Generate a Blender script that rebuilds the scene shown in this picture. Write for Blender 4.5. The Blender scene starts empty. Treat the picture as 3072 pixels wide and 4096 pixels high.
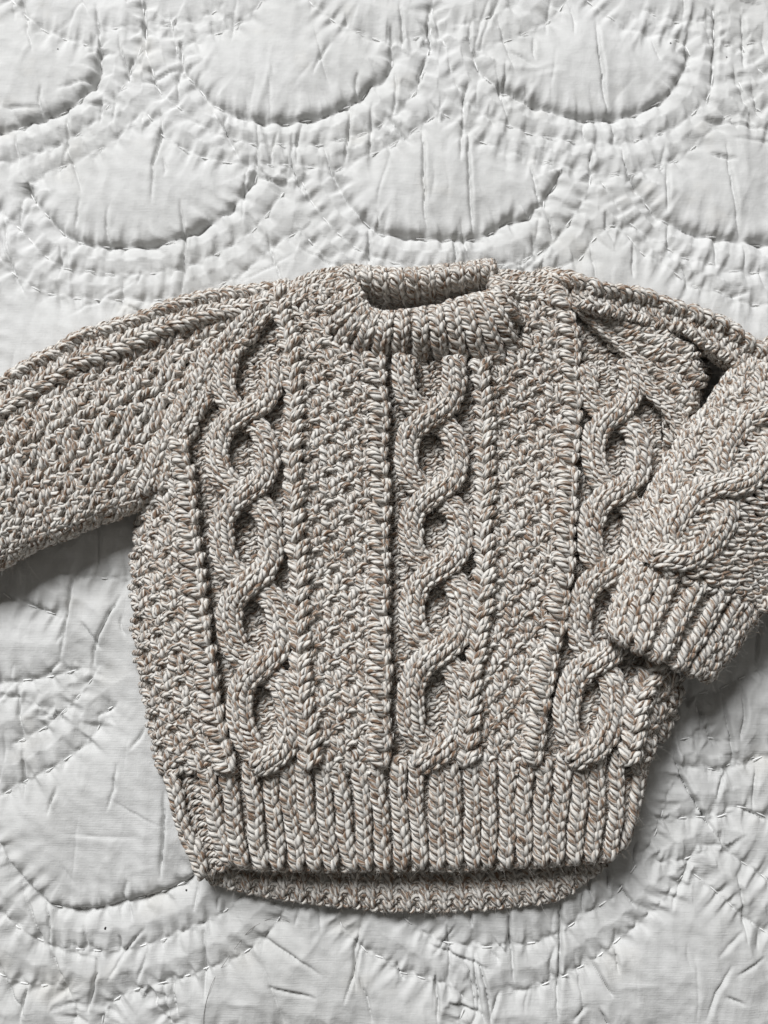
import bpy, math, random
import numpy as np
rng = np.random.default_rng(7)
random.seed(7)
scene = bpy.context.scene
COL = scene.collection
PI = math.pi

# ------------------------------------------------------------------ camera
TILT = math.radians(11.5); DIST = 0.442; HFOV = math.radians(55)
FPX = 1536 / math.tan(HFOV / 2)
CAM = np.array([0, -DIST * math.sin(TILT), DIST * math.cos(TILT)])
cam = bpy.data.cameras.new('camera'); camo = bpy.data.objects.new('camera', cam); COL.objects.link(camo)
camo.location = CAM; camo.rotation_euler = (TILT, 0, 0)
cam.sensor_fit = 'HORIZONTAL'; cam.sensor_width = 27; cam.lens = 13.5 / math.tan(HFOV / 2)
cam.clip_start = 0.01; cam.clip_end = 20
cam.dof.use_dof = True; cam.dof.focus_distance = DIST - 0.022; cam.dof.aperture_fstop = 9
scene.camera = camo

# ------------------------------------------------------------------ light: soft window light from above left
world = bpy.data.worlds.new('World'); scene.world = world; world.use_nodes = True
wb = world.node_tree.nodes['Background']; wb.inputs[0].default_value = (1.0, 0.965, 0.90, 1); wb.inputs[1].default_value = 0.115
def area(name, loc, tgt, sx, sy, power, col):
    l = bpy.data.lights.new(name, 'AREA'); l.shape = 'RECTANGLE'; l.size = sx; l.size_y = sy
    l.energy = power; l.color = col
    o = bpy.data.objects.new(name, l); COL.objects.link(o); o.location = loc
    from mathutils import Vector
    o.rotation_euler = (Vector(tgt) - Vector(loc)).to_track_quat('-Z', 'Y').to_euler()
area('window_light', (-1.35, 2.65, 2.60), (0, 0, 0), 1.8, 1.6, 240, (0.985, 0.99, 1.0))
scene.view_settings.view_transform = 'Standard'; scene.view_settings.look = 'None'
scene.view_settings.exposure = 0.0; scene.view_settings.gamma = 1.0
scene.view_settings.use_curve_mapping = False
scene.cycles.max_bounces = 6

# ------------------------------------------------------------------ measuring: photograph point + height in mm -> place
PX = 0.46 / 3072                                   # metres per photograph pixel on the bed
def at(X, Y, Z):
    X = np.asarray(X, float); Y = np.asarray(Y, float); Z = np.asarray(Z, float) * 1e-3
    a = (X - 1536) / FPX; b = -(Y - 2048) / FPX
    ct, st = math.cos(TILT), math.sin(TILT)
    dx = a; dy = st + b * ct; dz = -ct + b * st
    k = (Z - CAM[2]) / dz
    return np.stack([CAM[0] + k * dx, CAM[1] + k * dy, Z + 0 * k], -1)

# ------------------------------------------------------------------ materials
def new_mat(name):
    m = bpy.data.materials.new(name); m.use_nodes = True
    nt = m.node_tree; return m, nt, nt.nodes['Principled BSDF']
class NB:
    def __init__(s, nt): s.nt = nt
    def n(s, t, **kw):
        o = s.nt.nodes.new(t)
        for k, v in kw.items(): setattr(o, k, v)
        return o
    def l(s, a, b): s.nt.links.new(a, b)
    def math(s, op, a, b=None, c=None):
        o = s.n('ShaderNodeMath', operation=op)
        for i, v in enumerate((a, b, c)):
            if v is None: continue
            if isinstance(v, (int, float)): o.inputs[i].default_value = v
            else: s.l(v, o.inputs[i])
        return o.outputs[0]
    def mix(s, f, a, b):
        o = s.n('ShaderNodeMix', data_type='RGBA')
        for i, v in ((0, f), (6, a), (7, b)):
            if isinstance(v, (int, float)): o.inputs[i].default_value = v
            elif isinstance(v, tuple): o.inputs[i].default_value = v
            else: s.l(v, o.inputs[i])
        return o.outputs[2]
    def ramp(s, f, stops):
        o = s.n('ShaderNodeValToRGB'); e = o.color_ramp.elements
        e[0].position, e[0].color = stops[0]; e[1].position, e[1].color = stops[-1]
        for p, c in stops[1:-1]:
            x = e.new(p); x.color = c
        s.l(f, o.inputs[0]); return o.outputs[0]
    def noise(s, vec, scale, detail=2, rough=0.5):
        o = s.n('ShaderNodeTexNoise'); o.inputs['Scale'].default_value = scale
        o.inputs['Detail'].default_value = detail; o.inputs['Roughness'].default_value = rough
        if vec is not None: s.l(vec, o.inputs['Vector'])
        return o.outputs['Fac']

def yarn_material():
    m, nt, bs = new_mat('marled_wool'); b = NB(nt)
    uv = b.n('ShaderNodeUVMap'); uv.uv_map = 'yarn'
    sp = b.n('ShaderNodeSeparateXYZ'); b.l(uv.outputs[0], sp.inputs[0])
    u, v = sp.outputs[0], sp.outputs[1]
    # v counts yarn diameters along the strand; three plies twist once every 2.6 diameters
    a = b.math('MULTIPLY', b.math('ADD', u, b.math('MULTIPLY', v, 0.33)), 3.0)
    fr = b.math('FRACT', a)
    ply = b.math('MODULO', b.math('FLOOR', b.math('ADD', a, 3000.0)), 3.0)
    bump = b.math('SINE', b.math('MULTIPLY', fr, PI))                      # 0 in the groove, 1 on the ply
    cv = b.n('ShaderNodeCombineXYZ'); b.l(b.math('ADD', b.math('MULTIPLY', ply, 31.7), b.math('MULTIPLY', fr, 1.1)), cv.inputs[0]); b.l(b.math('MULTIPLY', v, 0.55), cv.inputs[1])
    n1 = b.noise(cv.outputs[0], 1.25, 3.0, 0.62)
    cf = b.n('ShaderNodeCombineXYZ'); b.l(b.math('MULTIPLY', a, 4.5), cf.inputs[0]); b.l(b.math('MULTIPLY', v, 0.5), cf.inputs[1]); b.l(ply, cf.inputs[2])
    n2 = b.noise(cf.outputs[0], 2.6, 2.0, 0.6)                             # single fibres along the ply
    mixn = b.math('ADD', n1, b.math('MULTIPLY', b.math('SUBTRACT', n2, 0.5), 0.24))
    col = b.ramp(mixn, [(0.0, (0.14, 0.09, 0.06, 1)), (0.395, (0.22, 0.138, 0.088, 1)), (0.44, (0.39, 0.30, 0.23, 1)),
                        (0.475, (0.58, 0.53, 0.47, 1)), (0.53, (0.735, 0.705, 0.655, 1)), (1.0, (0.84, 0.82, 0.785, 1))])
    b.l(col, bs.inputs['Base Color'])
    bs.inputs['Roughness'].default_value = 0.72
    bs.inputs['Specular IOR Level'].default_value = 0.16
    bs.inputs['Sheen Weight'].default_value = 0.35; bs.inputs['Sheen Roughness'].default_value = 0.5
    h = b.math('ADD', b.math('POWER', bump, 0.6), b.math('MULTIPLY', n2, 0.25))
    bp = b.n('ShaderNodeBump'); bp.inputs['Strength'].default_value = 1.0; bp.inputs['Distance'].default_value = 0.0017
    b.l(h, bp.inputs['Height']); b.l(bp.outputs[0], bs.inputs['Normal'])
    return m
M_YARN = yarn_material()

def fuzz_material():
    m, nt, bs = new_mat('wool_fibre'); b = NB(nt)
    hi = b.n('ShaderNodeHairInfo')
    col = b.ramp(hi.outputs['Random'], [(0.0, (0.36, 0.25, 0.17, 1)), (0.25, (0.5, 0.42, 0.34, 1)), (0.5, (0.68, 0.64, 0.59, 1)), (1.0, (0.75, 0.72, 0.68, 1))])
    b.l(col, bs.inputs['Base Color']); bs.inputs['Roughness'].default_value = 0.6
    return m
M_FUZZ = fuzz_material()

def shade_backing_material():  # added backing behind the strands; shade of the gaps put into its dark colour
    m, nt, bs = new_mat('shade_dark_wool'); b = NB(nt)
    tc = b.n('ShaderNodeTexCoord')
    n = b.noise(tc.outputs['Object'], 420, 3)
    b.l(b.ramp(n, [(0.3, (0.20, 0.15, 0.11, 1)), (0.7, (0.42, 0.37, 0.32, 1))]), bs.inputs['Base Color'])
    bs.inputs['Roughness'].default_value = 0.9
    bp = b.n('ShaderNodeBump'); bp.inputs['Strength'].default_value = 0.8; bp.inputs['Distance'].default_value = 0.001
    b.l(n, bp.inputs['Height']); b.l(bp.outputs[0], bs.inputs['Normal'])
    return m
M_SHADE_BACK = shade_backing_material()

def cotton_material():
    m, nt, bs = new_mat('white_cotton'); b = NB(nt)
    tc = b.n('ShaderNodeTexCoord'); ob = tc.outputs['Object']
    big = b.noise(ob, 9, 4, 0.6)
    col = b.ramp(big, [(0.3, (0.525, 0.525, 0.512, 1)), (0.55, (0.575, 0.576, 0.567, 1)), (0.75, (0.60, 0.60, 0.595, 1))])
    # slubs in the weave, finer across than along
    def slub(sx, sy, sc):
        mp = b.n('ShaderNodeMapping'); mp.inputs['Scale'].default_value = (sx, sy, 40); b.l(ob, mp.inputs['Vector'])
        return b.noise(mp.outputs[0], sc, 3, 0.65)
    s1 = slub(60, 1500, 1.0); s2 = slub(1500, 90, 1.0)
    wv = b.math('ADD', b.math('MULTIPLY', s1, 0.65), b.math('MULTIPLY', s2, 0.35))
    col2 = b.mix(b.math('MULTIPLY', b.math('SUBTRACT', wv, 0.35), 0.55), col, (0.69, 0.69, 0.68, 1))
    stain = b.ramp(b.noise(ob, 26, 3, 0.55), [(0.60, (0, 0, 0, 1)), (0.78, (1, 1, 1, 1))])
    col3 = b.mix(b.math('MULTIPLY', stain, 0.35), col2, (0.55, 0.525, 0.475, 1))
    b.l(col3, bs.inputs['Base Color'])
    bs.inputs['Roughness'].default_value = 0.85; bs.inputs['Specular IOR Level'].default_value = 0.18
    bs.inputs['Sheen Weight'].default_value = 0.12
    crum = b.noise(ob, 130, 4, 0.6)
    h = b.math('ADD', b.math('MULTIPLY', wv, 0.5), b.math('MULTIPLY', crum, 0.9))
    bp = b.n('ShaderNodeBump'); bp.inputs['Strength'].default_value = 0.5; bp.inputs['Distance'].default_value = 0.0012
    b.l(h, bp.inputs['Height']); b.l(bp.outputs[0], bs.inputs['Normal'])
    return m
M_COT = cotton_material()

def plain(name, c, rough=0.6):
    m, nt, bs = new_mat(name); b = NB(nt)
    tc = b.n('ShaderNodeTexCoord'); n = b.noise(tc.outputs['Object'], 600, 2)
    b.l(b.mix(n, tuple(x * 0.85 for x in c) + (1,), tuple(min(1, x * 1.1) for x in c) + (1,)), bs.inputs['Base Color'])
    bs.inputs['Roughness'].default_value = rough; return m
M_THREAD = plain('white_thread', (0.88, 0.88, 0.87), 0.4)
M_HAIR = plain('dark_hair', (0.09, 0.075, 0.065), 0.4)
M_SPECK = plain('dark_lint', (0.05, 0.045, 0.045), 0.9)

# ------------------------------------------------------------------ helpers
def smooth(t): t = np.clip(t, 0, 1); return t * t * (3 - 2 * t)
def poly(pts, n=None):
    """smooth curve through points, by arc length: returns f(t in 0..1) -> (N,k)"""
    p = np.asarray(pts, float)
    # Catmull-Rom densify
    q = np.vstack([2 * p[0] - p[1], p, 2 * p[-1] - p[-2]])
    out = []
    for i in range(1, len(q) - 2):
        t = np.linspace(0, 1, 12, endpoint=False)[:, None]
        a, b_, c, d = q[i - 1], q[i], q[i + 1], q[i + 2]
        out.append(0.5 * ((2 * b_) + (-a + c) * t + (2 * a - 5 * b_ + 4 * c - d) * t ** 2 + (-a + 3 * b_ - 3 * c + d) * t ** 3))
    out.append(p[-1:]); o = np.vstack(out)
    s = np.r_[0, np.cumsum(np.linalg.norm(np.diff(o[:, :2], axis=0), axis=1))]; L = s[-1]; s = s / L
    def f(t):
        t = np.asarray(t, float)
        return np.stack([np.interp(t, s, o[:, k]) for k in range(o.shape[1])], -1)
    f.L = L; return f
def xofy(pts):
    p = np.asarray(pts, float); p = p[np.argsort(p[:, 1])]
    yy = np.linspace(p[0, 1] - 600, p[-1, 1] + 300, 900)
    s0 = (p[min(2, len(p) - 1), 0] - p[0, 0]) / (p[min(2, len(p) - 1), 1] - p[0, 1])
    s1 = (p[-1, 0] - p[-3, 0]) / (p[-1, 1] - p[-3, 1])
    xx = np.interp(yy, p[:, 1], p[:, 0])
    lo = yy < p[0, 1]; hi = yy > p[-1, 1]
    xx[lo] = p[0, 0] + (yy[lo] - p[0, 1]) * s0 * 0.5; xx[hi] = p[-1, 0] + (yy[hi] - p[-1, 1]) * s1
    k = np.ones(41) / 41; xs = np.convolve(np.pad(xx, 20, 'edge'), k, 'valid')
    return lambda Y: np.interp(Y, yy, xs)
def inside(poly_pts, X, Y):
    p = np.asarray(poly_pts, float); r = np.zeros(np.shape(X), bool); j = len(p) - 1
    for i in range(len(p)):
        xi, yi = p[i]; xj, yj = p[j]
        c = (yi > Y) != (yj > Y)
        with np.errstate(divide='ignore', invalid='ignore'):
            r ^= c & (X < (xj - xi) * (Y - yi) / (yj - yi + 1e-12) + xi)
        j = i
    return r
def lump(X, Y, seed=0, f=1.0):
    r = np.random.default_rng(seed); o = 0
    for i in range(6):
        a = r.uniform(0, 2 * PI); k = f * r.uniform(0.004, 0.013)
        o = o + np.sin(X * k * math.cos(a) + Y * k * math.sin(a) + r.uniform(0, 6.28))
    return o / 3.0

# ------------------------------------------------------------------ yarn tubes collected per part
SIDES = 7
BIN = {}
def tube(key, P, N, R):
    R = R * 0.92
    """sweep a round strand along P (n,3); N reference normals; R radius array"""
    n = len(P)
    if n < 3: return
    T = np.gradient(P, axis=0); T /= np.linalg.norm(T, axis=1)[:, None] + 1e-12
    Nn = N - (N * T).sum(1)[:, None] * T
    ln = np.linalg.norm(Nn, axis=1)
    bad = ln < 0.15
    if bad.any():
        alt = np.cross(T, np.array([0.3, 0.2, 0.9])); Nn[bad] = alt[bad]; ln = np.linalg.norm(Nn, axis=1)
    Nn /= ln[:, None] + 1e-12
    B = np.cross(T, Nn)
    th = np.arange(SIDES) / SIDES * 2 * PI
    V = P[:, None, :] + R[:, None, None] * (np.cos(th)[None, :, None] * Nn[:, None, :] + np.sin(th)[None, :, None] * B[:, None, :])
    s = np.r_[0, np.cumsum(np.linalg.norm(np.diff(P, axis=0), axis=1))] / (2 * R.mean()) + rng.uniform(0, 900)
    BIN.setdefault(key, []).append((V.reshape(-1, 3), n, s))
def build(key, name, parent, mat=None, label=None):
    parts = BIN.pop(key, None)
    if not parts: return None
    vs, fs, uvs = [], [], []; off = 0
    for V, n, s in parts:
        i = np.arange(n - 1)[:, None] * SIDES; k = np.arange(SIDES)[None, :]; k2 = (k + 1) % SIDES
        q = np.stack([i + k, i + k2, i + SIDES + k2, i + SIDES + k], -1).reshape(-1, 4) + off
        u0 = np.broadcast_to(k / SIDES, (n - 1, SIDES)); u1 = u0 + 1 / SIDES
        s0 = np.broadcast_to(s[:-1, None], (n - 1, SIDES)); s1 = np.broadcast_to(s[1:, None], (n - 1, SIDES))
        uv = np.stack([np.stack([u0, s0], -1), np.stack([u1, s0], -1), np.stack([u1, s1], -1), np.stack([u0, s1], -1)], 2).reshape(-1, 2)
        vs.append(V); fs.append(q); uvs.append(uv); off += len(V)
    V = np.vstack(vs).astype(np.float32); F = np.vstack(fs).astype(np.int32); UV = np.vstack(uvs).astype(np.float32)
    me = bpy.data.meshes.new(name)
    me.vertices.add(len(V)); me.vertices.foreach_set('co', V.ravel())
    me.loops.add(F.size); me.loops.foreach_set('vertex_index', F.ravel())
    me.polygons.add(len(F)); me.polygons.foreach_set('loop_start', np.arange(0, F.size, 4, dtype=np.int32))
    me.polygons.foreach_set('use_smooth', np.ones(len(F), bool))
    l = me.uv_layers.new(name='yarn'); l.data.foreach_set('uv', UV.ravel())
    me.update(calc_edges=True); me.validate()
    me.materials.append(mat or M_YARN)
    o = bpy.data.objects.new(name, me); COL.objects.link(o); o.parent = parent
    if label: o['label'] = label
    FUZZ.append(V[:: max(1, SIDES // 2)])
    return o
FUZZ = []

def knit(key, S, ncols, nrows, sgn, mask=None, R=0.00195, d=0.0013, a=1.35, A=0.80, n=14, jit=0.05, sink=0.0):
    """rows of real knitted loops over the surface S(u,v) (u columns, v rows); sgn +1 knit, -1 purl"""
    sgn = np.broadcast_to(np.asarray(sgn, float), (nrows, ncols))
    m = ncols * n + 1
    tau = np.linspace(0, ncols, m); c = np.minimum(tau.astype(int), ncols - 1); t = (tau - c - 0.5) * 2 * PI
    du = c + 0.5 + (t + a * np.sin(2 * t)) / (2 * PI); dv = A * np.cos(t)
    cen = np.arange(ncols) + 0.5
    rows = np.arange(nrows)[:, None] + 0.5
    ju = rng.normal(0, jit, (nrows, ncols)); jv = rng.normal(0, jit, (nrows, ncols)); jr = 1 + rng.normal(0, 0.06, (nrows, ncols))
    JU = np.stack([np.interp(tau, cen, x) for x in ju]); JV = np.stack([np.interp(tau, cen, x) for x in jv]); JR = np.stack([np.interp(tau, cen, x) for x in jr])
    U = du[None, :] + JU; Vv = rows + dv[None, :] + JV
    w = -d * np.cos(2 * t)[None, :] * sgn[:, c]
    k = np.array([1, 2, 3, 2, 1]) / 9.0
    w = np.stack([np.convolve(np.pad(x, 2, 'edge'), k, 'valid') for x in w])
    if sink: w = w - sink * np.clip(np.abs(tau - ncols / 2) / (ncols / 2) * 1.0, 0, 1)[None, :] ** 6
    e = 0.06
    P = S(U, Vv); Pu = S(U + e, Vv) - S(U - e, Vv); Pv = S(U, Vv + e) - S(U, Vv - e)
    N = np.cross(Pu, Pv); N /= np.linalg.norm(N, axis=-1, keepdims=True) + 1e-15
    if N[..., 2].mean() < 0: N = -N
    P = P + N * w[..., None]
    fat = (1.0 + 0.10 * np.sin(t) ** 2)[None, :] * JR * R
    for r in range(nrows):
        if mask is None: tube(key, P[r], N[r], fat[r]); continue
        mr = mask[r]; c0 = 0
        while c0 < ncols:
            if not mr[c0]: c0 += 1; continue
            c1 = c0
            while c1 < ncols and mr[c1]: c1 += 1
            sl = slice(c0 * n, c1 * n + 1)
            tube(key, P[r, sl], N[r, sl], fat[r, sl]); c0 = c1

class Path3:
    def __init__(s, pos, nrm):
        s.p = pos; s.n = nrm / np.linalg.norm(nrm, axis=1)[:, None]
        s.s = np.r_[0, np.cumsum(np.linalg.norm(np.diff(pos, axis=0), axis=1))]; s.L = s.s[-1]
        T = np.gradient(pos, axis=0); T /= np.linalg.norm(T, axis=1)[:, None]
        k = np.ones(7) / 7
        T = np.stack([np.convolve(np.pad(T[:, i], 3, 'edge'), k, 'valid') for i in range(3)], 1)
        s.t = T / np.linalg.norm(T, axis=1)[:, None]
    def ev(s, d):
        f = lambda A: np.stack([np.interp(d, s.s, A[:, i]) for i in range(3)], -1)
        ext = np.where(d < 0, d, np.where(d > s.L, d - s.L, 0))
        T = f(s.t)
        return f(s.p) + T * ext[..., None], T, f(s.n)
def surf_path(F, a, b, lift=0.0, e=0.004):
    """F(a,b)->world; path along arrays a,b with surface normals, lifted"""
    p = F(a, b); N = np.cross(F(a + e, b) - F(a - e, b), F(a, b + e) - F(a, b - e))
    N /= np.linalg.norm(N, axis=1)[:, None] + 1e-15
    if N[:, 2].mean() < 0: N = -N
    return Path3(p + N * np.broadcast_to(np.asarray(lift), (len(p),))[:, None], N)
def chain(key, path, ncols=1, W=0.0058, row=0.0049, R=0.00195, d=0.0018, bulge=0.25, **kw):
    """a column (or several) of knit stitches running along a path"""
    nr = max(2, int(round(path.L / row))); rw = path.L / nr
    def S(U, V):
        C, T, N = path.ev(V * rw)
        B = np.cross(T, N); B /= np.linalg.norm(B, axis=-1, keepdims=True) + 1e-15
        off = (U - ncols / 2) * W
        return C + B * off[..., None] - N * (bulge * off ** 2 / (0.5 * ncols * W))[..., None]
    knit(key, S, ncols, nr, 1, R=R, d=d, sink=0.0012, **kw)
def rope(key, path, direction=1, half=0.0053, high=0.0042, pitch=0.0086, R=0.0023, lift=0.0):
    """twisted rib: stitches that wrap slantwise round a raised column, two strands to a bump"""
    nw = max(3, int(round(path.L / pitch))); pt = path.L / nw; t = np.linspace(0, 1, 12)
    def strand(pts, k, jl, sc):
        p = np.asarray(pts, float); f = poly(p)(t)                  # across, along, height
        C, T, N = path.ev((k + 0.5 + jl + f[:, 1]) * pt); B = np.cross(T, N)
        P = C + B * (direction * half * sc * f[:, 0])[:, None] + N * (high * f[:, 2] + lift)[:, None]
        tube(key, P, N + 0.4 * B * (direction * f[:, 0])[:, None], R * rng.normal(1, .05) * (0.90 + 0.14 * np.sin(PI * t)))
    for x in (-.38, .38):
        al = np.linspace(0, path.L, nw * 4); C, T, N = path.ev(al); B = np.cross(T, N)
        tube(key, C + B * (half * x) + N * (high * .22 + lift), N, np.full(len(al), R * 1.15))
    for k in range(nw):
        jl = rng.normal(0, 0.07); sc = rng.normal(1, 0.09); j = lambda: rng.normal(0, .09)
        # long leg, doubled, climbing over the column; short steep leg on the other side
        strand([(-.75, -.62 + j(), -.2), (-.35, -.42, .62), (.25, -.12, 1.0), (.80, .16 + j(), .72), (1.08, .20, .05), (.95, -.10, -.6)], k, jl, sc)
        strand([(-.62, -.30 + j(), -.2), (-.30, -.12, .60), (.22, .18, .98), (.70, .44 + j(), .74), (.98, .52, .10), (.90, .22, -.6)], k, jl, sc)
        strand([(-1.02, .38, -.5), (-1.0, .34 + j(), .05), (-.86, .08, .55), (-.62, -.28, .66), (-.38, -.55 + j(), .1)], k, jl, sc)
        strand([(-.78, .50, -.4), (-.72, .46 + j(), .20), (-.55, .22, .62), (-.36, -.05, .52), (-.2, -.3, .0)], k, jl, sc)
    # the running edge stitches on the curled side
def sheet(name, F, na, nb, parent, mask=None, drop=0.0035, a0=0, a1=1, b0=0, b1=1, mat=None):
    a, b = np.meshgrid(np.linspace(a0, a1, na), np.linspace(b0, b1, nb))
    e = 0.004
    p = F(a, b); N = np.cross(F(a + e, b) - F(a - e, b), F(a, b + e) - F(a, b - e)); N /= np.linalg.norm(N, axis=-1, keepdims=True) + 1e-15
    if N[..., 2].mean() < 0: N = -N
    p = p - N * drop; p[..., 2] = np.maximum(p[..., 2], 0.0008)
    idx = np.arange(na * nb).reshape(nb, na)
    q = np.stack([idx[:-1, :-1], idx[:-1, 1:], idx[1:, 1:], idx[1:, :-1]], -1)
    if mask is not None:
        mk = mask(a, b); q = q[mk[:-1, :-1] & mk[:-1, 1:] & mk[1:, 1:] & mk[1:, :-1]]
    me = bpy.data.meshes.new(name); me.from_pydata(p.reshape(-1, 3).tolist(), [], q.reshape(-1, 4).tolist())
    for f in me.polygons: f.use_smooth = True
    me.materials.append(mat or M_SHADE_BACK)
    o = bpy.data.objects.new(name, me); COL.objects.link(o); o.parent = parent; return o

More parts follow.
